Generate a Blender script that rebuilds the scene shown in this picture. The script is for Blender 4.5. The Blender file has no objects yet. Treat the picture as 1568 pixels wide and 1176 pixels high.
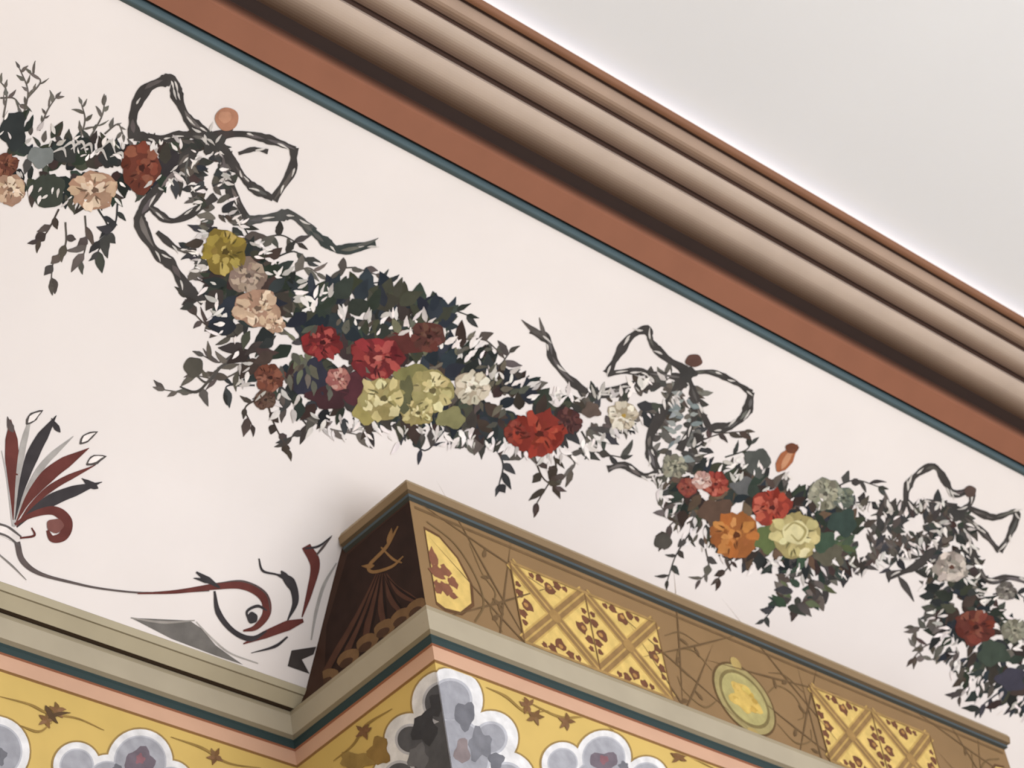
import bpy, math, random
from mathutils import Vector, Matrix, geometry
random.seed(7)
R=random.random
scene=bpy.context.scene
try:
    scene.view_settings.view_transform='Standard'
except Exception: pass

# ---------------------------------------------------------------- calibration
F=3850.0
def nrm(v):
    return Vector(v).normalized()
ux=nrm((4816,2262,F))
uz=Vector((-863,-4547,F)); uz=(uz-ux*uz.dot(ux)).normalized()
uy=uz.cross(ux)
K=0.7; H0=1.6
def W(x,y,z): return Vector((x*K,y*K,z*K+H0))
def ray(px,py):
    d=Vector((px-784,py-588,F))
    return d.dot(ux),d.dot(uy),d.dot(uz)
def lin(c):
    o=[]
    for v in c:
        v=v/255.0
        o.append(v/12.92 if v<=0.04045 else ((v+0.055)/1.055)**2.4)
    return o+[1.0]

# ---------------------------------------------------------------- materials
def mat_plain(name,col,rough=0.85,noise=0.06,scale=3.0,bump=0.0):
    m=bpy.data.materials.new(name); m.use_nodes=True
    nt=m.node_tree; b=nt.nodes['Principled BSDF']
    b.inputs['Roughness'].default_value=rough
    b.inputs['Specular IOR Level'].default_value=0.25
    tc=nt.nodes.new('ShaderNodeTexCoord')
    n=nt.nodes.new('ShaderNodeTexNoise'); n.inputs['Scale'].default_value=scale; n.inputs['Detail'].default_value=6
    nt.links.new(tc.outputs['Object'],n.inputs['Vector'])
    r=nt.nodes.new('ShaderNodeMapRange')
    r.inputs['From Min'].default_value=0.3; r.inputs['From Max'].default_value=0.7
    r.inputs['To Min'].default_value=1-noise; r.inputs['To Max'].default_value=1+noise*0.3
    nt.links.new(n.outputs['Fac'],r.inputs['Value'])
    mx=nt.nodes.new('ShaderNodeVectorMath'); mx.operation='SCALE'
    mx.inputs[0].default_value=lin(col)[:3]
    nt.links.new(r.outputs['Result'],mx.inputs['Scale'])
    nt.links.new(mx.outputs['Vector'],b.inputs['Base Color'])
    if bump:
        bp=nt.nodes.new('ShaderNodeBump'); bp.inputs['Strength'].default_value=bump; bp.inputs['Distance'].default_value=0.01
        nt.links.new(n.outputs['Fac'],bp.inputs['Height']); nt.links.new(bp.outputs['Normal'],b.inputs['Normal'])
    return m
def mat_paint(name,noise=0.16,scale=28,rough=0.8):
    m=bpy.data.materials.new(name); m.use_nodes=True
    nt=m.node_tree; b=nt.nodes['Principled BSDF']; b.inputs['Roughness'].default_value=rough
    b.inputs['Specular IOR Level'].default_value=0.2
    a=nt.nodes.new('ShaderNodeVertexColor'); a.layer_name='Col'
    tc=nt.nodes.new('ShaderNodeTexCoord')
    n=nt.nodes.new('ShaderNodeTexNoise'); n.inputs['Scale'].default_value=scale; n.inputs['Detail'].default_value=5
    nt.links.new(tc.outputs['Object'],n.inputs['Vector'])
    r=nt.nodes.new('ShaderNodeMapRange')
    r.inputs['From Min'].default_value=0.3; r.inputs['From Max'].default_value=0.7
    r.inputs['To Min'].default_value=1-noise; r.inputs['To Max'].default_value=1+noise
    nt.links.new(n.outputs['Fac'],r.inputs['Value'])
    mx=nt.nodes.new('ShaderNodeVectorMath'); mx.operation='SCALE'
    nt.links.new(a.outputs['Color'],mx.inputs[0]); nt.links.new(r.outputs['Result'],mx.inputs['Scale'])
    nt.links.new(mx.outputs['Vector'],b.inputs['Base Color'])
    return m
M_PAINT=mat_paint('fresco_paint',noise=.16)
M_TRIM=mat_paint('painted_plaster_trim',noise=0.06,scale=6,rough=0.65)

class Mesh:
    def __init__(s): s.v=[];s.f=[];s.c=[]
    def add(s,vs,fs,col):
        b=len(s.v); s.v+= [tuple(v) for v in vs]
        c=lin(col)
        for f in fs:
            s.f.append([b+i for i in f]); s.c.append(c)
    def obj(s,name,mat,parent=None,smooth=False):
        me=bpy.data.meshes.new(name); me.from_pydata(s.v,[],s.f); me.update()
        at=me.color_attributes.new('Col','FLOAT_COLOR','CORNER')
        buf=[]
        for p,c in zip(me.polygons,s.c):
            for _ in p.vertices: buf+=c
        at.data.foreach_set('color',buf)
        me.materials.append(mat)
        o=bpy.data.objects.new(name,me); scene.collection.objects.link(o)
        if parent: o.parent=parent
        return o

# ---------------------------------------------------------------- profiles (y depth, z height above lens)
key=[(5.66,5.01),(5.56,5.17),(5.37,5.47),(5.15,5.73),(4.9,5.985),(4.64,6.22),(4.35,6.45)]
def cat(pts,n):
    out=[]
    P=[tuple(2*a-b for a,b in zip(pts[0],pts[1]))]+list(pts)+[tuple(2*a-b for a,b in zip(pts[-1],pts[-2]))]
    for i in range(1,len(P)-2):
        for k in range(n):
            t=k/n; t2=t*t;t3=t2*t
            out.append(tuple(0.5*((2*b)+(-a+c)*t+(2*a-5*b+4*c-d)*t2+(-a+3*b-3*c+d)*t3) for a,b,c,d in zip(P[i-1],P[i],P[i+1],P[i+2])))
    out.append(tuple(pts[-1])); return out
cove=cat(key,10)
XL,XR=-1.5,13.0

def S_cove(px,py,off):
    X,Y,Z=ray(px,py); r=Z/Y
    n=len(cove)
    i=0
    while i<n-2 and cove[i+1][1]/cove[i+1][0]<r: i+=1
    (y0,z0),(y1,z1)=cove[i],cove[i+1]
    dy,dz=y1-y0,z1-z0
    t=(r*y0-z0)/(dz-r*dy)
    if i==0: t=max(t,0)
    if i==n-2: t=min(t,1)
    y=y0+t*dy; z=z0+t*dz
    s=y/Y; L=math.hypot(dy,dz)
    return W(X*s, y-dz/L*off, z+dy/L*off)
YB=5.0; XC=5.135; XE=8.57; YI=5.755
def S_plane_y(y0,xmin=None,zmin=None,zmax=None,xmax=None):
    def f(px,py,off):
        X,Y,Z=ray(px,py); s=y0/Y
        x=X*s; z=Z*s
        if xmin is not None: x=max(x,xmin)
        if xmax is not None: x=min(x,xmax)
        if zmin is not None: z=max(z,zmin)
        if zmax is not None: z=min(z,zmax)
        return W(x,y0-off,z)
    return f
def S_plane_x(x0,ymin=None,ymax=None,zmax=None,zmin=None):
    def f(px,py,off):
        X,Y,Z=ray(px,py); s=x0/X
        y=Y*s; z=Z*s
        if ymin is not None: y=max(y,ymin)
        if zmax is not None: z=min(z,zmax)
        if zmin is not None: z=max(z,zmin)
        if ymax is not None: y=min(y,ymax)
        return W(x0-off,y,z)
    return f
def S_face(u,v,off): return W(u,YB-off,v)

def jc(c,a):
    k=(R()-.5)*2*a
    return tuple(max(8,min(250,v+k+(R()-.5)*a*.5)) for v in c)
DARK=[(64,61,58),(76,71,66),(54,54,52),(60,62,56),(70,60,54),(86,80,74),(54,54,56),(98,92,86)]
DEEP=[(42,47,46),(40,45,52),(54,47,43),(46,54,45),(60,47,43),(36,40,39),(62,64,52)]
GREY=[(110,108,102),(96,94,90),(124,120,114),(80,84,78)]
GREEN=[(66,82,62),(54,70,56),(84,92,66),(46,60,52)]
WALLC=(228,220,216)

class Painter(Mesh):
    def __init__(s,surf,base=.0008,step=.00025):
        super().__init__(); s.S=surf; s.cnt=0; s.base=base; s.step=step
    def off(s,layer):
        s.cnt+=1
        return s.base+layer*s.step+(s.cnt%20)*0.000012
    def blob(s,cx,cy,rx,ry=None,col=(0,0,0),layer=1,wob=0.08,lobes=0,rot=0,rings=3,seg=22,ph=None):
        ry=ry or rx; o=s.off(layer); ph=R()*6.28 if ph is None else ph
        vs=[s.S(cx,cy,o)]; fs=[]
        cr,sr=math.cos(rot),math.sin(rot)
        k1=R()*6.28;k2=R()*6.28
        for j in range(1,rings+1):
            for i in range(seg):
                a=2*math.pi*i/seg
                w=1+wob*(math.sin(3*a+k1)*.5+math.sin(5*a+k2)*.5)
                if lobes: w*=0.88+0.14*abs(math.cos(lobes*a/2+ph))
                w*=j/rings
                x=math.cos(a)*rx*w; y=math.sin(a)*ry*w
                vs.append(s.S(cx+x*cr-y*sr,cy+x*sr+y*cr,o))
        for i in range(seg):
            fs.append([0,1+i,1+(i+1)%seg])
            for j in range(1,rings):
                a=1+(j-1)*seg;b=1+j*seg
                fs.append([a+i,b+i,b+(i+1)%seg,a+(i+1)%seg])
        s.add(vs,fs,col)
    def stroke(s,pts,w,col,layer=1,n=7,smooth=True,jit=0,mod=0):
        P=cat(pts,n) if (smooth and len(pts)>2) else pts
        m=len(P); o=s.off(layer); vs=[];fs=[]; ph=R()*6; fr=.5+R()*.3
        for i,(x,y) in enumerate(P):
            a=P[max(i-1,0)];b=P[min(i+1,m-1)]
            dx,dy=b[0]-a[0],b[1]-a[1];L=math.hypot(dx,dy) or 1
            t=i/(m-1)*(len(w)-1) if isinstance(w,(list,tuple)) else 0
            if isinstance(w,(list,tuple)):
                k=min(int(t),len(w)-2); ww=w[k]*(1-(t-k))+w[k+1]*(t-k)
            else: ww=w
            ww=ww/2*(1+jit*(R()-.5))*(1+mod*math.sin(i*fr+ph))
            nx,ny=-dy/L*ww,dx/L*ww
            vs.append(s.S(x+nx,y+ny,o)); vs.append(s.S(x-nx,y-ny,o))
            if i: fs.append([2*i-2,2*i-1,2*i+1,2*i])
        s.add(vs,fs,col)
    def leaf(s,x,y,a,L,wd,col,layer=1,bend=None):
        bend=(R()-.5)*1.4 if bend is None else bend
        pts=[];ang=a;cx,cy=x,y;n=6
        for i in range(n+1):
            pts.append((cx,cy)); ang+=bend/n; cx+=math.cos(ang)*L/n; cy+=math.sin(ang)*L/n
        s.stroke(pts,[wd*.15,wd*.75,wd,wd*.95,wd*.7,wd*.4,0.8],col,layer,smooth=False,jit=.3)
    def poly(s,pts,col,layer=1):
        o=s.off(layer)
        tri=geometry.tessellate_polygon([[Vector((p[0],p[1],0)) for p in pts]])
        s.add([s.S(p[0],p[1],o) for p in pts],[list(t) for t in tri],col)
    def sprig(s,pts,leafL,col=None,layer=2,dens=1.0,w=2.5,wd=.36):
        col=col or random.choice(DARK)
        P=cat(pts,5); s.stroke(P,[w,w*.6],col,layer,smooth=False)
        acc=0;side=1
        for i in range(1,len(P)):
            dx,dy=P[i][0]-P[i-1][0],P[i][1]-P[i-1][1]; d=math.hypot(dx,dy); acc+=d
            if acc>leafL*(.4+.35*R())/dens:
                acc=0;side=-side if R()<.8 else side;a=math.atan2(dy,dx)
                s.leaf(P[i][0],P[i][1],a+side*(.3+R()*.7),leafL*(.6+R()*.8),leafL*wd*(.6+.8*R()),jc(col,12),layer)
        a=math.atan2(P[-1][1]-P[-2][1],P[-1][0]-P[-2][0])
        s.leaf(P[-1][0],P[-1][1],a,leafL*.8,leafL*.3,jc(col,10),layer)
    def flower(s,cx,cy,r,cols,layer=8,ry=None,n=7,center=None):
        ry=ry or r*.92
        dk,md,lt=cols
        s.blob(cx,cy,r,ry,jc(dk,6),layer,.12,lobes=n)
        k=R()*6.28
        for i in range(n+3):
            a=k+2*math.pi*i/(n+3)+(R()-.5)*.5
            rr=.6+.22*R()
            s.blob(cx+math.cos(a)*r*rr,cy+math.sin(a)*ry*rr,r*(.24+.1*R()),ry*(.17+.1*R()),jc([md,md,dk,lt][int(R()*4)],8),layer+1,.25,rot=a+(1.57 if R()<.5 else 0)+(R()-.5)*.6,seg=12,rings=1)
        for i in range(13):
            a=R()*6.28; rr=.1+.45*R()
            s.blob(cx+math.cos(a)*r*rr,cy+math.sin(a)*ry*rr,r*(.14+.1*R()),ry*(.08+.07*R()),jc([md,lt,lt,dk][int(R()*4)],9),layer+2,.25,rot=a+(1.57 if R()<.5 else 0)+(R()-.5)*.8,seg=10,rings=1)
        for i in range(7):
            a=R()*6.28; q=.25+.4*R()
            s.leaf(cx+math.cos(a)*r*q,cy+math.sin(a)*ry*q,a+(R()-.5),r*.32,r*.08,jc([int(v*.7) for v in dk],6),layer+3)
        s.blob(cx+r*.05,cy,r*.16,ry*.14,center or jc([int(v*.65) for v in dk],6),layer+4,.3,seg=10,rings=1)
    def garland(s,spine,hw,n,pal,L=(18,34),layer=3,lim=1.0,wd=(.28,.3),edge=0):
        P=cat(spine,8); m=len(P)
        for q in range(n):
            t=R()*(m-1.001);i=int(t)
            x=P[i][0]+(P[i+1][0]-P[i][0])*(t-i); y=P[i][1]+(P[i+1][1]-P[i][1])*(t-i)
            dx,dy=P[i+1][0]-P[i][0],P[i+1][1]-P[i][1];l=math.hypot(dx,dy) or 1
            tt=t/(m-1)*(len(hw)-1);k=min(int(tt),len(hw)-2);h=hw[k]*(1-(tt-k))+hw[k+1]*(tt-k)
            u=(R()*2-1)
            if edge: u=math.copysign(edge+(1-edge)*abs(u),u)
            u*=lim
            nx,ny=-dy/l,dx/l
            sgn=1 if u>0 else -1
            a=math.atan2(ny*sgn+dy/l*(R()-.4)*2.4, nx*sgn+dx/l*(R()-.4)*2.4)
            LL=L[0]+R()*(L[1]-L[0])
            s.leaf(x+nx*u*h,y+ny*u*h,a,LL,LL*(wd[0]+wd[1]*R()),jc(random.choice(pal),9),layer+int(R()*4))

# ---------------------------------------------------------------- shell
def strip_obj(name,prof,cols,x0,x1,mat):
    m=Mesh()
    for i in range(len(prof)-1):
        a,b=prof[i],prof[i+1]
        m.add([W(x0,*a),W(x1,*a),W(x1,*b),W(x0,*b)],[[0,1,2,3]],cols[i])
    return m.obj(name,mat)
M_COVE=mat_plain('off_white_plaster',WALLC,.9,.05,2.2,bump=.12)
M_CEIL=mat_plain('ceiling_paint',(230,232,237),.9,.02,1.5)
me=Mesh()
for i in range(len(cove)-1):
    a,b=cove[i],cove[i+1]
    me.add([W(XL,*a),W(XR,*a),W(XR,*b),W(XL,*b)],[[0,1,2,3]],(226,217,209))
wall=me.obj('wall_north_cove',M_COVE)
for p in wall.data.polygons: p.use_smooth=True

def bp(r,off=0.0):
    y=9.121/(r+.614); z=r*y
    return (y+.52*off,z+.85*off)
BLUE=(76,92,97);TERR=(136,88,66);GRV_SHADE=(46,31,25);BEI=(186,168,154);TAN=(162,138,120);LIP=(132,94,72)
prof=[];cols=[]
def band(r0,r1,fn,c,n=5):
    for i in range(n+1):
        t=i/n
        prof.append(bp(r0+(r1-r0)*t,fn(t)))
        cols.append(c(t) if callable(c) else c)
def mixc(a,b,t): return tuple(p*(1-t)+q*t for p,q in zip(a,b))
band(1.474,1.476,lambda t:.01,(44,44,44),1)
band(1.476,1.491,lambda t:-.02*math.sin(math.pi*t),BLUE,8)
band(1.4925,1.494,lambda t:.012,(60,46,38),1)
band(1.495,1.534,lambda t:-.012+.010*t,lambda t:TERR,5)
band(1.535,1.549,lambda t:.045*t*t,lambda t:mixc(TERR,(60,40,32),t),6)  # terracotta blends by colour into the painted groove shade
band(1.550,1.568,lambda t:.045,lambda t:GRV_SHADE,3)  # dark paint deepens the shade of the real recess, thin grooves too
band(1.569,1.632,lambda t:.045-.065*math.sin(math.pi*min(1,t*1.1)/2),lambda t:mixc((86,66,54),BEI,min(1,t*1.7)),14)  # dark start of the gradient is shade painted on the lower roll
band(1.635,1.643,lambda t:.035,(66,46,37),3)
band(1.644,1.690,lambda t:.022-.042*math.sin(math.pi*min(1,t*1.1)/2),lambda t:mixc((116,94,80),BEI,min(1,t*1.8)),10)  # lower edge shaded by colour, as on the roll before
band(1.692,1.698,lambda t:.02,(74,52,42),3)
band(1.699,1.733,lambda t:.01-.02*math.sin(math.pi*t),lambda t:mixc((130,106,90),TAN,min(1,t*2)),6)  # same painted shade along the lower edge, weaker
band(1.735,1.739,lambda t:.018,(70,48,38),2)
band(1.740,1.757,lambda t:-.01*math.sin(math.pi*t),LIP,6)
zlip=prof[-1][1]; ylip=prof[-1][0]
zc=zlip+.06
prof.append((ylip+.012,zlip+.008)); cols.append(LIP)
prof.append((ylip+.06,zlip+.01)); cols.append((200,190,180))
prof.append((ylip+.06,zc)); cols.append((200,190,180))
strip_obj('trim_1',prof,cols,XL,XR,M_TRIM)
ml=bpy.data.materials.new('led_strip_glow'); ml.use_nodes=True
b=ml.node_tree.nodes['Principled BSDF']; b.inputs['Emission Color'].default_value=(1,.95,.92,1); b.inputs['Emission Strength'].default_value=3.0
led=Mesh(); yl=ylip+.045
led.add([W(XL,yl,zlip+.014),W(XR,yl,zlip+.014),W(XR,yl,zlip+.026),W(XL,yl,zlip+.026),W(XL,yl+.012,zlip+.014),W(XR,yl+.012,zlip+.014),W(XR,yl+.012,zlip+.026),W(XL,yl+.012,zlip+.026)],[[0,1,2,3],[3,2,6,7],[0,4,5,1]],(255,255,255))
led.obj('concealed_strip_light',ml)

def quad(name,pts,mat):
    me=bpy.data.meshes.new(name); me.from_pydata([tuple(W(*p)) for p in pts],[],[list(range(len(pts)))]); me.materials.append(mat)
    o=bpy.data.objects.new(name,me); scene.collection.objects.link(o); return o
YF=-4.0; ZF=-H0/K
quad('ceiling',[(XL,YI,zc),(XL,YF,zc),(XR,YF,zc),(XR,YI,zc)],M_CEIL)
M_SIDE=mat_plain('side_wall_plaster',(214,213,213),.9,.05,2)
quad('wall_west',[(XL,YF,ZF),(XL,YI,ZF),(XL,YI,zc),(XL,YF,zc)],M_SIDE)
quad('wall_east',[(XR,YF,ZF),(XR,YI,ZF),(XR,YI,zc),(XR,YF,zc)],M_SIDE)
quad('floor',[(XL,YF,ZF),(XR,YF,ZF),(XR,YI,ZF),(XL,YI,ZF)],mat_plain('pale_stone_floor',(200,201,203),.5,.15,8))

path=[(XL,YI),(XC,YI),(XC,YB),(XE,YB),(XE,YI),(XR,YI)]
def sweep(path,prof,cols,name,mat):
    m=Mesh(); n=len(path); nr=[]
    for i in range(n-1):
        dx,dy=path[i+1][0]-path[i][0],path[i+1][1]-path[i][1];L=math.hypot(dx,dy); nr.append((dy/L,-dx/L))
    def pt(i,p):
        if i==0: k=nr[0]
        elif i==n-1: k=nr[-1]
        else: k=(nr[i-1][0]+nr[i][0],nr[i-1][1]+nr[i][1])
        return (path[i][0]+k[0]*p,path[i][1]+k[1]*p)
    for i in range(n-1):
        for j in range(len(prof)-1):
            (p0,z0),(p1,z1)=prof[j],prof[j+1]
            a=pt(i,p0);b=pt(i+1,p0);c=pt(i+1,p1);d=pt(i,p1)
            m.add([W(a[0],a[1],z0),W(b[0],b[1],z0),W(c[0],c[1],z1),W(d[0],d[1],z1)],[[0,1,2,3]],cols[j])
    return m.obj(name,mat)
OLB=(168,157,136);GRN=(44,60,60);SAL=(198,158,132);YEL=(202,172,100)
pr=[(0,4.955),(.022,4.95),(.026,4.93),(.022,4.85),(.012,4.838),(.012,4.832),(.016,4.82),(.012,4.800),(.004,4.797),(.004,4.74),(-.004,4.735),(-.004,ZF)]
cl=[(140,128,104),(156,144,120),OLB,(130,118,96),GRN,GRN,GRN,(150,100,76),SAL,(140,104,66),YEL]
sweep(path,pr,cl,'trim_2',M_TRIM)
for nm,x0,x1 in (('trim_3',XL,XC),('trim_4',XE,XR)):
    strip_obj(nm,[(5.66,5.016),(5.656,5.010),(5.672,4.992),(5.678,4.990),(5.7125,4.9515),(5.73,4.9515),(YI,4.953)],
       [(156,146,124),(176,166,142),(126,116,94),(168,157,132),(60,46,34),(48,36,28)],x0,x1,M_TRIM)
BR=(136,108,74)
m=Mesh()
ZT=5.47
m.add([W(XC,YB,4.95),W(XE,YB,4.95),W(XE,YB,ZT),W(XC,YB,ZT)],[[0,1,2,3]],BR)
cz=[p for p in cove if p[1]<ZT]
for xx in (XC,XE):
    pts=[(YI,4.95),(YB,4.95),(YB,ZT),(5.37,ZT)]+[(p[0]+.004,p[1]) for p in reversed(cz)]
    m.add([W(xx,*p) for p in pts],[list(range(len(pts)))],(64,42,32))  # end faces darker brown than the front, their shade put into the colour
m.add([W(XC,YB,ZT+.03),W(XE,YB,ZT+.03),W(XE,5.36,ZT+.03),W(XC,5.36,ZT+.03)],[[0,1,2,3]],(170,150,120))
block=m.obj('painted_entablature_block',M_TRIM)
tp=[(XC,5.36),(XC,YB),(XE,YB),(XE,5.36)]
lt=sweep(tp,[(0,5.505),(.022,5.50),(.028,5.485),(.024,5.455),(.012,5.448),(.012,5.436),(.0,5.428)],[(150,130,104),(162,144,118),(132,110,82),(92,76,56),(76,86,90),(60,60,54)],'top_ledge',M_TRIM)
lt.parent=block

# ---------------------------------------------------------------- painted garlands on the cove
PEACH=((158,126,104),(192,164,138),(214,192,168));RED=((104,40,34),(132,54,44),(150,72,58))
CRIM=((98,32,34),(128,44,44),(156,72,66));YELF=((118,100,46),(146,126,58),(170,150,84))
PYEL=((148,136,90),(186,172,122),(210,200,154));ORG=((142,84,42),(172,106,54),(186,126,70))
CRM=((160,148,128),(194,184,164),(220,212,196));BRN=((92,54,42),(116,70,54),(130,84,66));GRC=((110,108,94),(138,136,118),(160,156,136))
def ribbon(p,pts,w=13,layer=6,base=(62,58,56)):
    P=cat(pts,7)
    p.stroke(P,w*1.05,base,layer,smooth=False,jit=.25,mod=.25)
    n=len(P);i=int(R()*3)
    while i<n-4:
        L=4+int(R()*6)
        seg=P[i:min(i+L,n)]
        if len(seg)>2 and R()<.5:
            ox,oy=(R()-.5)*w*.3,(R()-.5)*w*.3
            p.stroke([(x+ox,y+oy) for x,y in seg],[.5,w*.4,w*.5,w*.3,.5],jc((96,91,88),12),layer+1,smooth=False,jit=.3)
        i+=L
    for q in range(int(n/7)):
        i=1+int(R()*(n-3)); a=math.atan2(P[i+1][1]-P[i][1],P[i+1][0]-P[i][0])
        p.leaf(P[i][0]+(R()-.5)*w*.6,P[i][1]+(R()-.5)*w*.6,a,10+R()*10,3,(200,194,188),layer+2)
def gaps(p,spine,hw,n,L=(8,18),layer=7,edge=.35):
    p.garland(spine,hw,n,[WALLC,WALLC,(210,203,198),(184,178,172)],L,layer,edge=edge,wd=(.2,.22))
g=Painter(S_cove)
sp=[(-60,215),(40,240),(110,262),(170,262),(250,252),(300,235)]
g.garland(sp,[46,48,44,38,30,18],120,DARK+DEEP,(18,34),2)
g.garland([(-40,235),(60,262),(130,262),(260,250)],[20,26,22,16],80,DEEP,(24,36),4,wd=(.4,.3))
gaps(g,sp,[50,52,48,42,34,20],90)
for s_ in ([(25,210),(40,160),(42,135),(30,105)],[(42,150),(62,125),(48,112)],[(5,180),(10,140),(-5,120)],[(60,200),(72,170),(85,150)],[(120,220),(130,185),(125,160)],[(135,215),(155,180),(160,158)],[(160,205),(180,190),(188,205)],[(0,150),(20,150),(30,160)] ):
    g.sprig(s_,16,(96,90,84),2,1.1,3,.3)
for s_ in ([(90,320),(75,350),(62,368)],[(100,340),(100,375),(82,400),(78,432)],[(130,330),(132,370),(125,400)],[(150,320),(165,350),(150,385)],[(180,310),(175,345),(150,370)]):
    g.sprig(s_,26,random.choice(DARK),3,1.2,3,.45)
g.flower(14,290,26,PEACH,9); g.flower(8,252,20,BRN,9); g.flower(143,291,36,PEACH,9,ry=31)
g.blob(62,240,20,16,(116,120,118),8,.2); g.blob(20,200,20,30,(44,48,48),7,.2)
g.flower(215,257,30,((92,46,34),(116,58,44),(126,74,56)),9,ry=40,n=5)
g.blob(72,292,28,26,(58,62,54),7,.15); g.blob(100,238,18,12,(52,52,50),8,.2); g.blob(168,240,16,18,(46,46,46),7,.3); g.blob(258,250,18,22,(48,44,46),7,.3)
for a in range(9):
    x=78+a*15; y=228+R()*16
    g.stroke([(x,y),(x+12+R()*6,y-14+R()*8),(x+16+R()*10,y+6)],[1,5,1],(190,184,178),8)
g2=Painter(S_cove)
ms=[(345,370),(375,440),(430,520),(520,560),(610,580),(690,600),(760,625),(840,655),(900,640),(960,625),(1030,590)]
g2.garland([(322,215),(318,260),(330,310),(345,370)],[22,24,26,40],80,DARK,(16,30),3)
gaps(g2,[(322,215),(318,260),(330,310),(345,370)],[20,24,24,40],36)
mh=[42,60,86,96,88,76,50,44,34,20,15]
g2.garland(ms,mh,260,DARK,(18,38),2)
g2.garland([(350,390),(385,450),(450,530),(540,560),(620,570),(700,590),(760,620),(850,650)],[30,42,72,84,78,58,34,28],390,DEEP,(24,44),4,wd=(.36,.3))
g2.garland([(450,470),(540,480),(620,490),(680,510)],[22,34,34,26],130,[(38,44,52),(44,50,56),(50,58,50),(62,62,50)],(28,44),5,wd=(.4,.3))
gaps(g2,ms,[46,66,96,106,98,86,58,52,42,26,18],320,(9,24),edge=.58)
g2.garland([(440,520),(520,545),(620,555),(700,560),(780,630)],[60,60,50,50,30],90,[(84,84,74),(96,90,78),(104,104,84),(78,68,62)],(14,26),8)
for s_ in ([(400,365),(430,360),(455,372)],[(420,395),(450,385),(470,400)],[(440,420),(470,410),(485,418)],[(490,440),(530,410),(575,420)],[(520,440),(560,435),(595,430)],[(590,470),(620,455),(650,470)],[(650,480),(690,475),(715,482)],[(700,520),(740,520),(760,535)],[(720,540),(760,560),(780,540)],
           [(350,500),(320,500),(295,478)],[(360,540),(335,555),(312,545)],[(380,560),(340,580),(300,575)],[(380,560),(340,560),(300,600),(252,597)],[(390,590),(350,590),(345,602)],[(395,610),(375,625),(385,650)],[(410,620),(420,650),(440,688)],[(450,630),(470,655),(440,672)],[(470,640),(500,655),(545,665)],[(540,640),(570,660),(600,652)],[(620,660),(650,690),(680,660)],[(680,670),(705,655),(715,680)],
           [(755,680),(770,710),(764,742)],[(845,690),(850,720),(822,770)],[(860,690),(880,710),(860,735)],[(815,690),(830,730),(850,745)],[(890,660),(910,690),(950,700)],[(340,330),(370,345),(385,370)],[(330,430),(300,460),(285,455)],[(330,400),(310,400),(290,380)]):
    g2.sprig(s_,24,random.choice(DARK),3,1.15,3,.42)
g2.blob(296,562,15,16,(76,72,64),6,.1); g2.stroke([(300,575),(318,585),(340,560),(375,548)],[2,5,3],(76,72,68),5)
g2.stroke([(275,592),(300,600),(322,582)],[2,5,2],(70,66,62),5)
g2.flower(343,385,34,YELF,10,ry=36); g2.flower(378,422,30,((128,110,98),(156,136,120),(172,152,134)),9)
g2.flower(392,472,36,PEACH,10,ry=30); g2.flower(420,495,16,PEACH,11)
g2.flower(492,524,31,CRIM,10,ry=26,n=6); g2.flower(576,548,42,CRIM,11,ry=33,center=(180,110,98)); g2.blob(622,525,36,18,(84,42,38),9,.25); g2.flower(655,515,26,((76,44,38),(98,56,48),(92,64,52)),10)
g2.blob(478,580,30,28,(44,44,56),9,.25); g2.blob(535,592,30,24,(76,40,46),9,.25); g2.blob(502,608,30,18,(62,36,40),9,.3)
g2.flower(517,580,19,((140,84,78),(166,112,102),(186,144,132)),12,n=6)
g2.flower(412,578,24,BRN,10,ry=22); g2.flower(405,612,17,((74,52,44),(96,72,60),(102,82,70)),9)
g2.flower(585,610,36,PYEL,12,ry=34); g2.flower(660,598,34,PYEL,11,ry=34); g2.flower(638,632,26,PYEL,10,ry=20); g2.blob(560,632,20,17,(150,138,84),10,.2)
g2.blob(622,596,10,20,(92,90,62),13,.3); g2.blob(616,622,9,12,(84,84,60),13,.3)
g2.flower(722,593,28,CRM,12,ry=25); g2.blob(630,572,30,14,(118,114,72),10,.25); g2.blob(690,640,22,16,(126,122,84),8,.25)
g2.flower(823,664,44,((116,42,30),(144,54,40),(158,70,52)),12,ry=33,n=6); g2.flower(868,645,22,((70,42,40),(88,52,48),(100,64,58)),10)
g2.flower(790,662,20,((100,42,34),(122,54,42),(130,60,50)),11)
g2.flower(953,636,23,CRM,11,ry=22,center=(164,134,66)); g2.blob(905,628,14,12,(90,76,68),9,.25)
g3=Painter(S_cove)
g3.garland([(1055,590),(1045,640),(1030,700)],[18,26,26],80,DARK+GREY[:2],(14,28),2)
g3.garland([(1050,600),(1045,650),(1035,710)],[10,14,14],30,[(120,128,128),(140,144,142)],(12,20),5)
ts=[(1030,700),(1080,760),(1150,790),(1230,815),(1300,820),(1370,815),(1450,790)]
g3.garland(ts,[38,62,68,64,52,30,16],230,DARK,(16,32),2)
g3.garland([(1050,720),(1090,770),(1160,800),(1230,825),(1310,830)],[26,46,54,50,28],210,DEEP+[(84,66,54),(96,78,62)],(20,34),4,wd=(.36,.3))
gaps(g3,ts,[44,70,78,76,62,38,22],170,(8,18),edge=.5)
g3.garland([(1240,810),(1250,860),(1205,930)],[44,40,12],120,GREEN+DARK+[(58,50,44)],(16,32),4)
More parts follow.
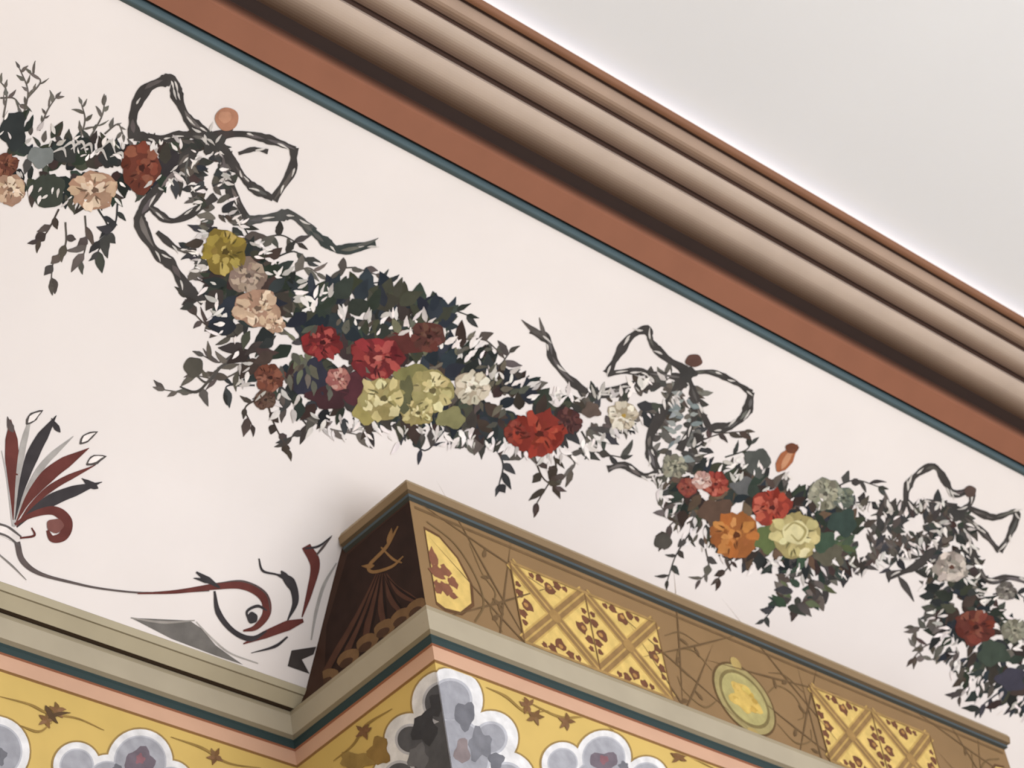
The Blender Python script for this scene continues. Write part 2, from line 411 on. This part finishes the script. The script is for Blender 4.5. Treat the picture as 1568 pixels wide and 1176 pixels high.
for s_ in ([(1110,700),(1140,690),(1150,680)],[(1060,680),(1100,665),(1140,660)],[(1280,745),(1310,735),(1345,745)],[(1300,770),(1340,770),(1370,790)],[(1340,840),(1380,850),(1400,830)],[(1050,770),(1025,790),(1012,775)],[(1060,810),(1035,850),(1022,888)],[(1080,840),(1085,870),(1072,888)],[(1060,800),(1030,800),(1015,830)],[(1200,900),(1185,930),(1170,948)],[(1230,890),(1245,900),(1232,925)],[(1290,860),(1310,870),(1330,858)],[(1100,850),(1120,860),(1100,885)],[(1360,820),(1375,850),(1360,870)]):
    g3.sprig(s_,20,random.choice(DARK),3,1.15,2.5,.42)
g3.blob(1015,829,14,12,(76,72,66),6,.1); g3.blob(1159,708,20,22,(78,80,76),8,.2); g3.blob(1140,745,20,14,(92,92,92),7,.3); g3.blob(1096,785,26,22,(88,68,56),7,.25)
g3.flower(1032,714,20,GRC,9); g3.flower(1094,741,21,((126,52,42),(150,68,56),(168,92,76)),10,n=6); g3.flower(1052,746,16,((114,54,46),(136,70,58),(130,74,62)),9); g3.flower(1074,735,15,((180,142,132),(204,176,166),(220,202,192)),12,n=5)
g3.leaf(1190,722,-1.05,52,22,(158,96,64),10,.2); g3.leaf(1196,718,-1.15,42,9,(184,134,102),11,.2); g3.blob(1212,686,10,8,(106,64,46),12)
g3.flower(1180,777,31,((126,46,36),(154,62,48),(172,86,68)),11,ry=28,n=6,center=(80,32,28))
g3.flower(1125,819,36,ORG,11,ry=36,n=6,center=(90,48,24))
g3.flower(1217,820,38,PYEL,13,ry=36); g3.blob(1217,815,20,18,(206,196,150),17,.1,rings=1); g3.stroke([(1200,812),(1215,800),(1232,812),(1222,828),(1210,818)],[2,4,2],(156,144,96),18)
g3.flower(1262,756,24,GRC,10,ry=26); g3.flower(1290,762,18,((92,98,88),(116,120,104),(132,134,118)),9)
g3.blob(1172,825,18,22,(90,102,62),9,.25); g3.blob(1258,828,20,16,(60,78,62),9,.25); g3.blob(1290,800,22,20,(52,66,60),8,.25); g3.blob(1270,850,22,18,(88,84,70),8,.25)
g4=Painter(S_cove)
fs_=[(1468,795),(1455,850),(1462,910),(1490,970),(1540,1020),(1600,1040)]
g4.garland(fs_,[18,32,38,50,58,52],260,DARK+DEEP,(16,32),2)
g4.garland([(1440,890),(1480,950),(1540,1010),(1600,1030)],[16,36,46,46],130,DEEP,(20,30),4,wd=(.36,.3))
gaps(g4,fs_,[20,38,46,60,68,60],140,(8,18),edge=.4)
for s_ in ([(1440,980),(1415,990),(1398,1008)],[(1450,1000),(1420,1010),(1400,990)],[(1490,1040),(1475,1055),(1470,1066)],[(1530,1060),(1510,1075),(1500,1085)],[(1380,820),(1350,840),(1335,830)],[(1400,790),(1370,795),(1350,780)],[(1430,810),(1400,830),(1370,840)],[(1520,910),(1550,905),(1568,915)],[(1430,940),(1420,960),(1400,960)],[(1560,1060),(1550,1080),(1570,1090)]):
    g4.sprig(s_,20,random.choice(DARK),3,1.2,2.5,.42)
g4.garland([(1340,800),(1400,805),(1450,800)],[26,26,20],60,DARK,(14,26),2)
g4.flower(1455,868,27,((140,132,124),(172,160,150),(200,188,176)),11,ry=24,center=(90,60,50)); g4.flower(1492,960,30,((88,42,34),(112,54,42),(118,68,54)),11,n=6)
g4.flower(1552,965,20,GRC,10); g4.blob(1520,1000,24,20,(60,70,60),9,.25); g4.blob(1548,1040,22,18,(60,58,70),9,.25); g4.flower(1540,905,16,((90,84,80),(120,114,108),(150,144,136)),9)
GO=[]
for i,gg in enumerate((g,g2,g3,g4)):
    GO.append(gg.obj('painted_flower_garland' if i==0 else 'painted_flower_garland.%03d'%i,M_PAINT))

b1=Painter(S_cove)
ribbon(b1,[(206,212),(204,175),(222,138),(250,124),(266,124),(272,150),(290,185),(318,206)],15)
ribbon(b1,[(205,208),(250,212),(285,206),(325,214)],12); ribbon(b1,[(325,208),(370,205),(410,213),(452,228)],11)
ribbon(b1,[(450,226),(446,262),(418,306)],13); ribbon(b1,[(418,304),(385,285),(360,255),(340,222)],12)
ribbon(b1,[(365,235),(390,228),(410,232)],6)
ribbon(b1,[(300,225),(262,268),(225,312),(214,338),(236,382),(262,405),(285,440),(312,462)],16)
ribbon(b1,[(228,316),(262,338),(300,322),(330,300)],10); ribbon(b1,[(240,355),(270,380),(300,385)],8)
ribbon(b1,[(290,232),(285,270),(300,300)],8)
ribbon(b1,[(340,228),(350,280),(378,335)],12)
ribbon(b1,[(378,338),(420,332),(448,330),(480,356)],14,6,(74,74,72)); ribbon(b1,[(476,352),(500,372),(522,382),(575,373)],13,6,(56,62,60))
b1.leaf(545,376,-.1,36,5,(92,92,88),9,-.4)
b1.blob(347,182,18,18,(166,118,94),9,.04); b1.blob(344,179,10,9,(182,134,108),10,.1); b1.blob(347,202,12,10,(66,58,56),8,.3); b1.blob(325,218,18,16,(62,60,58),8,.35)
for q in range(6): b1.leaf(322+(R()-.5)*30,214+(R()-.5)*26,R()*6,16,4,(190,184,178),12)
b2=Painter(S_cove)
ribbon(b2,[(1050,566),(1020,548),(998,525),(990,505),(965,516),(945,545),(930,572)],11)
ribbon(b2,[(930,572),(965,568),(1000,572),(1048,578)],9); ribbon(b2,[(1050,572),(1090,570),(1130,588),(1150,602)],8)
ribbon(b2,[(1150,600),(1142,632),(1118,652),(1085,656)],12); ribbon(b2,[(1085,654),(1070,620),(1055,580)],8)
ribbon(b2,[(812,506),(838,520),(848,552),(878,586),(915,604),(962,590),(1010,590)],11)
b2.leaf(840,520,3.6,52,9,(82,76,72),7,.3); b2.leaf(836,518,-2.0,34,6,(92,86,82),7,.2)
ribbon(b2,[(1046,580),(1015,630),(994,672),(1000,705),(1012,728)],13); ribbon(b2,[(930,718),(955,712),(985,728),(1015,722)],10); ribbon(b2,[(1060,590),(1062,640),(1040,690)],9)
b2.leaf(900,655,.1,60,9,(72,68,66),6,.1)
b2.blob(1062,552,13,10,(90,64,56),9,.08); b2.blob(1052,572,14,12,(60,58,56),8,.3)
b3=Painter(S_cove)
ribbon(b3,[(1388,784),(1388,750),(1402,728),(1430,714),(1448,738),(1462,756),(1490,748)],10)
ribbon(b3,[(1488,750),(1486,770),(1468,785)],9); ribbon(b3,[(1388,782),(1420,768),(1465,775)],7)
ribbon(b3,[(1478,775),(1520,792),(1556,784),(1545,820),(1530,844)],9); ribbon(b3,[(1530,844),(1505,815),(1478,792)],8)
ribbon(b3,[(1440,830),(1400,868),(1358,882)],10); b3.leaf(1375,882,.9,46,9,(70,66,64),7,.2)
ribbon(b3,[(1478,800),(1490,850),(1512,888),(1545,884),(1580,892)],9)
b3.blob(1485,752,9,9,(84,68,62),9,.08); b3.blob(1466,785,14,12,(60,58,56),8,.3)
for i,(gg,pa) in enumerate(((b1,GO[1]),(b2,GO[2]),(b3,GO[3]))):
    gg.obj('ribbon_bow_%d'%(i+1),M_PAINT,pa)

# palmette + scroll
s=Painter(S_cove)
MAR=(98,52,47);DG=(58,54,56);LG=(164,159,155);WH=WALLC
s.poly([(200,946),(290,950),(308,962),(330,988),(352,1004),(372,1018),(330,1004),(262,978)],(108,104,100),1)
s.stroke([(200,946),(250,953),(298,950)],[2,4,2],(150,144,138),2)
s.stroke([(300,952),(325,978),(352,1000),(395,1016)],[2,3,2],(170,164,158),2)
s.poly([(446,996),(484,990),(480,1002),(462,1010),(474,1032),(440,1020)],(62,56,54),2)
def petal(x,y,w,c,tip=0,bx=20,by=806):
    vx,vy=x-bx,y-by
    P=[(bx+vx*.04,by+vy*.06),(bx+vx*.22,by+vy*.38),(bx+vx*.52,by+vy*.7),(x,y)]
    s.stroke(P,[1.5,w*.35,w*.7,w,w*.85,1],c,4,n=8)
petal(16,642,22,MAR); petal(48,634,10,LG); petal(86,636,20,DG); petal(112,668,10,LG); petal(136,686,22,MAR); petal(156,738,20,DG,by=812); petal(146,712,11,MAR,by=812)
for (x,y,a) in ((40,650,-1.0),(122,680,-.9),(132,712,-.7)):
    s.leaf(x,y,a,34,14,(82,76,74),5,.5); s.leaf(x+3,y-3,a,25,8,WH,6,.5)
s.leaf(92,662,-2.3,26,9,DG,5,.3); s.leaf(150,748,-2.7,30,10,DG,5,.2); s.leaf(20,662,-2.1,26,10,(86,76,74),5,.3)
for (x,y) in ((2,690),(34,690),(62,688),(86,718),(104,750)):
    bx,by=20,806
    s.stroke([(bx,by),(bx+(x-bx)*.5,by-(by-y)*.62),(x,y)],[4,3,1],(170,166,164),3)
s.stroke([(22,803),(50,788),(82,782),(102,798),(97,820),(80,825),(72,812)],[4,10,16,17,12,4],MAR,5)
s.blob(84,805,13,11,(120,78,72),6,.1)
s.poly([(-12,800),(10,808),(30,822),(28,834),(6,822),(-12,814)],WH,5); s.stroke([(-12,814),(10,821),(30,836)],[4,3],(96,90,88),6); s.stroke([(-12,800),(12,807),(32,822)],[4,3],(96,90,88),6)
s.stroke([(30,824),(52,820),(48,808)],[3,4,2],MAR,6)
s.stroke([(26,830),(34,858),(60,878),(110,892),(160,902),(230,908),(320,903)],[9,9,5,3.5,3,5],(92,82,80),5)
s.stroke([(-10,842),(18,866),(40,888)],[2,3,1],(130,124,120),5)
s.stroke([(210,909),(270,906),(330,898),(372,896),(402,912),(408,938),(392,960),(372,966)],[2,6,10,14,15,13,9,3],MAR,6)
s.stroke([(330,893),(372,890),(406,908),(414,938)],[1,3,3,1],(84,74,72),7)
s.stroke([(300,876),(318,888),(336,900)],[3,10,3],DG,7); s.leaf(318,893,-2.5,24,6,DG,7)
s.stroke([(328,905),(334,938),(356,966),(384,978),(408,966)],[3,9,8,9,2],DG,6); s.stroke([(408,935),(394,928),(378,936),(380,950)],[2,5,4,2],DG,7); s.blob(386,946,8,9,DG,7)
s.stroke([(468,836),(482,864),(474,905),(462,945)],[14,17,12,8,2],MAR,6); s.stroke([(464,950),(440,958),(405,972),(372,986)],[6,16,12,2],MAR,6); s.stroke([(466,840),(488,836),(508,820)],[3,4,1],DG,7)
s.stroke([(484,850),(494,838),(507,822)],[3,4,1],(84,74,72),7)
s.stroke([(396,855),(402,874),(424,880),(444,890),(452,920),(440,950)],[2,4,3,14,10,2],DG,6); s.leaf(430,874,.9,40,13,DG,7,.3)
s.stroke([(440,975),(420,990),(384,1000)],[3,5,1],DG,6)
s.stroke([(515,862),(496,895),(484,935),(476,980)],[2,5,5,2],LG,5)
s.obj('painted_palmette_scroll',M_PAINT)

# ---------------------------------------------------------------- block front frieze painting (face coordinates)
f=Painter(S_face,.0012,.0004)
GOLD=(208,178,106);RB=(108,70,50);OL=(112,90,60);
def half(xs,sg):
    pts=[(xs,5.33),(xs+sg*.07,5.32),(xs+sg*.15,5.25),(xs+sg*.2,5.15),(xs+sg*.19,5.05),(xs+sg*.12,4.985),(xs+sg*.04,4.975),(xs,4.99)]
    f.poly(pts,(96,68,44),1)
    c=(xs+sg*.05,5.15)
    f.poly([(c[0]+(p[0]-c[0])*.9,c[1]+(p[1]-c[1])*.92) for p in pts],GOLD,2)
    for (u,v,rx,ry) in ((.02,5.2,.022,.04),(.03,5.14,.035,.03),(.07,5.16,.028,.026),(.1,5.12,.026,.024),(.06,5.08,.03,.028),(.02,5.07,.02,.03),(.09,5.06,.02,.016)):
        f.blob(xs+sg*max(u,.022),v,rx,ry,(126,82,62),3,.3,seg=12,rings=1)
    for (u,v) in ((.045,5.17),(.07,5.11),(.03,5.1)): f.blob(xs+sg*u,v,.008,.008,GOLD,4,.2,seg=8,rings=1)
    f.stroke([(xs+sg*.02,5.36),(xs+sg*.14,5.31),(xs+sg*.22,5.2),(xs+sg*.24,5.08),(xs+sg*.18,4.98)],.007,OL,3)
half(XC+.05,1); half(XE-.05,-1)
def lattice(x0,x1,z0,z1,n):
    cw=(x1-x0)/n
    for k in range(n):
        a=x0+k*cw;b=a+cw;cx=(a+b)/2;cz=(z0+z1)/2
        for tri,q in ((((a,z0),(b,z0)),(cx,z0+.045)),(((a,z1),(b,z1)),(cx,z1-.045)),(((a,z0),(a,z1)),(a+.045,cz)),(((b,z0),(b,z1)),(b-.045,cz))):
            p,r_=tri
            f.poly([p,r_,(cx,cz)],GOLD,1)
            dx,dz=q[0]-cx,q[1]-cz; L=math.hypot(dx,dz); dx/=L;dz/=L
            for u,w_ in ((-.085,.018),(-.045,.026),(0,.036),(.045,.026),(.085,.018)):
                px_,pz_=q[0]-dz*u,q[1]+dx*u
                px_+=dx*.022;pz_+=dz*.022
                f.blob(px_-dx*(.03 if u==0 else 0),pz_-dz*(.03 if u==0 else 0),w_*.8,w_*.75,RB,2,.3,seg=10,rings=1)
            f.blob(q[0],q[1],.012,.010,(168,126,74),3,.1,seg=8,rings=1)
        for p,r_ in (((a,z0),(b,z1)),((a,z1),(b,z0))):
            f.stroke([p,r_],.060,(186,154,90),4,smooth=False); f.stroke([p,r_],.046,(140,110,70),5,smooth=False); f.stroke([p,r_],.008,(180,148,88),6,smooth=False)
        f.blob(cx,cz,.03,.03,(156,124,76),7,.02,seg=8,rings=1)
    for z in (z0,z1): f.stroke([(x0,z),(x1,z)],.012,(154,124,78),8,smooth=False)
    for k in range(n+1): f.stroke([(x0+k*cw,z0),(x0+k*cw,z1)],.006,(120,90,58),8,smooth=False)
lattice(5.60,6.36,4.975,5.33,2); lattice(7.25,8.01,4.975,5.33,2)
mx=6.80
f.blob(mx,5.12,.175,.165,(98,76,48),1,0,seg=40); f.blob(mx,5.12,.165,.155,(156,142,96),2,0,seg=40); f.blob(mx,5.12,.14,.13,(118,104,66),3,0,seg=40)
f.blob(mx,5.12,.125,.115,(166,156,104),4,0,seg=36); f.blob(mx,5.12,.085,.07,(198,168,92),5,.3,lobes=6,seg=30)
for q in range(14):
    a=R()*6.28; f.blob(mx+math.cos(a)*.06,5.12+math.sin(a)*.05,.018,.014,jc((186,156,80),16),6,.3,seg=8,rings=1)
f.blob(mx,5.285,.03,.03,(172,148,92),3,0); f.blob(mx,4.972,.03,.014,(172,148,92),3,0)
for sx in (-1,1):
    f.stroke([(mx+sx*.16,5.2),(mx+sx*.24,5.26),(mx+sx*.33,5.24),(mx+sx*.36,5.16),(mx+sx*.31,5.12)],[.003,.008,.005,.003],OL,2)
    f.stroke([(mx+sx*.17,5.06),(mx+sx*.26,5.0),(mx+sx*.36,5.04),(mx+sx*.38,5.1)],[.003,.008,.005,.003],OL,2)
    f.stroke([(mx+sx*.2,5.31),(mx+sx*.3,5.33),(mx+sx*.4,5.28)],[.003,.007,.003],(108,86,58),2)
    for (u,v,a) in ((.27,5.28,.5),(.34,5.2,-.8),(.26,5.03,.9),(.35,5.0,-.3),(.22,5.24,1.4)):
        f.leaf(mx+sx*u,v,a if sx>0 else math.pi-a,.055,.018,(102,80,54),3,.3)
    e=XC if sx<0 else XE
    for (u,v,a) in ((.33,5.3,1.0),(.3,5.2,.2),(.34,5.12,-.6),(.32,5.02,.6),(.38,5.06,1.8)):
        f.leaf(e-sx*u,v,a,.055,.018,(102,80,54),3,.3)
    f.stroke([(e-sx*.27,5.34),(e-sx*.31,5.22),(e-sx*.36,5.15),(e-sx*.32,5.06),(e-sx*.36,4.98)],[.003,.007,.003],OL,2)
f.stroke([(XC+.02,5.405),(XE-.02,5.405)],.012,(110,86,58),1,smooth=False)
f.obj('frieze_painting',M_PAINT,block)
sd=Painter(S_plane_x(XC,YB,5.56,5.42,4.96),.001,.0004)
DBR=(48,32,26)  # dark brown ground with the side's shade already in it
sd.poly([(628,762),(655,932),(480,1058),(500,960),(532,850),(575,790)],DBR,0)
GL=(138,104,66)
sd.stroke([(610,806),(592,838),(566,866),(572,876),(600,868),(618,852)],[2,5,5,5,4,2],GL,2); sd.stroke([(584,838),(602,856),(616,862)],[2,4,2],GL,2)
sd.leaf(594,832,-1.1,24,8,GL,3); sd.leaf(574,866,2.9,20,7,GL,3)
scal=[(640,926),(616,941),(590,958),(563,980),(534,1004),(502,1034)]
ox_,oy_=592,874
for k,(x,y) in enumerate(scal):
    sd.stroke([(ox_-k*3,oy_+4),(ox_*.5+x*.5-6,oy_*.5+y*.5+4),(x-3,y-6)],[1,5,11,13,8],(82,54,42),1)
    sd.stroke([(ox_-k*3,oy_+8),(ox_*.5+x*.5-2,oy_*.5+y*.5+4),(x+3,y-4)],[.5,2,4,4,2],(34,22,18),2)
for (x,y) in scal:
    sd.blob(x,y+4,19,12,(116,88,60),3,.05,seg=16,rings=1,rot=-.6); sd.blob(x-3,y+11,12,6,(74,52,38),4,.05,seg=12,rings=1,rot=-.6)
sd.stroke([(634,780),(660,930)],6,(92,68,48),5,smooth=False)
sd.obj('side_painting',M_PAINT,block)

# ---------------------------------------------------------------- lower painted band: cloud cartouches on yellow
WQ=(216,214,214);GQ=(150,150,156);DQ=(108,108,114)
def cart(p,lobes,rim,fill,deco,layer=1):
    for (x,y,r) in lobes: p.blob(x,y,r+3,r+3,(150,124,76),layer,0,seg=36)
    for (x,y,r) in lobes: p.blob(x,y,r,r,WQ,layer+1,0,seg=36)
    for (x,y,r) in lobes: p.blob(x,y,r-rim*.8,r-rim*.8,(178,178,184),layer+2,0,seg=36)
    for (x,y,r) in lobes: p.blob(x,y,r-rim,r-rim,fill,layer+3,0,seg=36)
    for (x,y,rx,ry,c) in deco: p.blob(x,y,rx,ry,c,layer+4,.3,lobes=5,seg=20)
lf=Painter(S_plane_y(YB,xmin=XC,zmax=4.73),-.0030,.0004)
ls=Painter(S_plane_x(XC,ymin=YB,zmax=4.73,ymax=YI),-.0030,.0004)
lw=Painter(S_plane_y(YI,zmax=4.73,xmax=XC-.01),-.0030,.0004)
main=[(690,1072,50),(628,1132,40),(752,1130,42),(690,1160,78),(612,1190,42),(775,1195,45)]
cart(lf,main,20,GQ,[(712,1095,16,22,DQ),(735,1140,18,24,(118,118,124)),(708,1150,12,20,(130,118,118)),(760,1165,12,14,DQ)])
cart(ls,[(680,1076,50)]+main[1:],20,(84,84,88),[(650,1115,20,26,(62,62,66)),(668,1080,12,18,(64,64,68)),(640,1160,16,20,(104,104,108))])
cart(lf,[(862,1168,32),(925,1160,42),(990,1192,34),(925,1210,60)],11,(160,160,166),[(925,1166,22,16,(112,102,110)),(925,1163,7,7,(136,96,102)),(955,1172,8,6,DQ)])
cart(lf,[(1085,1240,36),(1150,1250,42)],11,GQ,[]); cart(lf,[(1330,1310,40),(1390,1330,44)],11,GQ,[])
FL=(120,88,58)
def flr(p,x,y,r=14,c=FL):
    k=R()*6
    for i in range(5): p.leaf(x,y,k+i*1.257+(R()-.5)*.5,r,r*.5,jc(c,8),6)
def vine(p,pts,fl=()):
    p.stroke(pts,[1,4,3,1],(144,116,64),5)
    for (x,y) in fl: flr(p,x,y)
vine(lf,[(745,1052),(775,1066),(806,1090),(840,1088)],[(820,1098),(808,1080)]); vine(lf,[(800,1070),(860,1098),(905,1096),(940,1118)],[(868,1105)]); vine(lf,[(985,1130),(1040,1150),(1100,1180)],[(1040,1158)])
vine(ls,[(600,1085),(560,1110),(540,1140),(510,1165)],[(556,1120)]); ls.blob(545,1165,26,14,(148,122,70),4,.3); ls.blob(580,1150,16,22,(138,110,62),4,.3)
cart(lw,[(-8,1150,54),(-30,1180,50)],14,GQ,[(0,1158,10,14,DQ)])
cart(lw,[(118,1172,36),(215,1166,50),(165,1195,40),(262,1198,34)],12,(156,156,162),[(215,1165,24,20,(106,96,104)),(215,1162,7,8,(136,96,102)),(180,1176,8,6,DQ)])
cart(lw,[(420,1240,44),(370,1230,36)],12,GQ,[])
vine(lw,[(0,1066),(45,1078),(75,1092),(120,1100),(160,1118)],[(72,1102),(88,1088)]); vine(lw,[(30,1110),(60,1120),(80,1106)]); vine(lw,[(262,1128),(310,1145),(350,1168),(400,1176)],[(330,1158)])
lw.leaf(70,1080,1.2,34,9,(84,64,44),7); lw.leaf(74,1100,-.6,36,7,(84,64,44),7)
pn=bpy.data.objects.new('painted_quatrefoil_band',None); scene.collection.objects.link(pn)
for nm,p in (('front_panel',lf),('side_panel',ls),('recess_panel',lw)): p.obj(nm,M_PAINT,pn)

# ---------------------------------------------------------------- lights / world / camera
w=bpy.data.worlds.new('room_ambient'); scene.world=w; w.use_nodes=True
w.node_tree.nodes['Background'].inputs[0].default_value=(.965,.975,1.0,1); w.node_tree.nodes['Background'].inputs[1].default_value=1.27
def area(name,loc,tgt,size,power,col):
    l=bpy.data.lights.new(name,'AREA'); l.shape='RECTANGLE'; l.size=size[0]; l.size_y=size[1]; l.energy=power; l.color=col
    o=bpy.data.objects.new(name,l); scene.collection.objects.link(o); o.location=W(*loc)
    o.rotation_euler=(W(*tgt)-W(*loc)).to_track_quat('-Z','Y').to_euler()
area('window_daylight',(8.0,-3.5,2.0),(5.5,4.5,6),(4,3),190,(1,.985,.98))
area('left_fill_light',(0.5,-2.0,2.0),(4.2,5.4,5.4),(2.5,2.5),45,(1,.985,.98))  # unseen fill, added to soften the dark cove left of the block

cam=bpy.data.cameras.new('camera'); co=bpy.data.objects.new('camera',cam); scene.collection.objects.link(co)
cam.sensor_width=36; cam.lens=36*F/1568; cam.clip_start=.05
cam.dof.use_dof=True; cam.dof.focus_distance=4.2; cam.dof.aperture_fstop=11
right=Vector((ux[0],uy[0],uz[0]));down=Vector((ux[1],uy[1],uz[1]));fwd=Vector((ux[2],uy[2],uz[2]))
Mx=Matrix((right,-down,-fwd)).transposed().to_4x4(); Mx.translation=W(0,0,0)
co.matrix_world=Mx
scene.camera=co
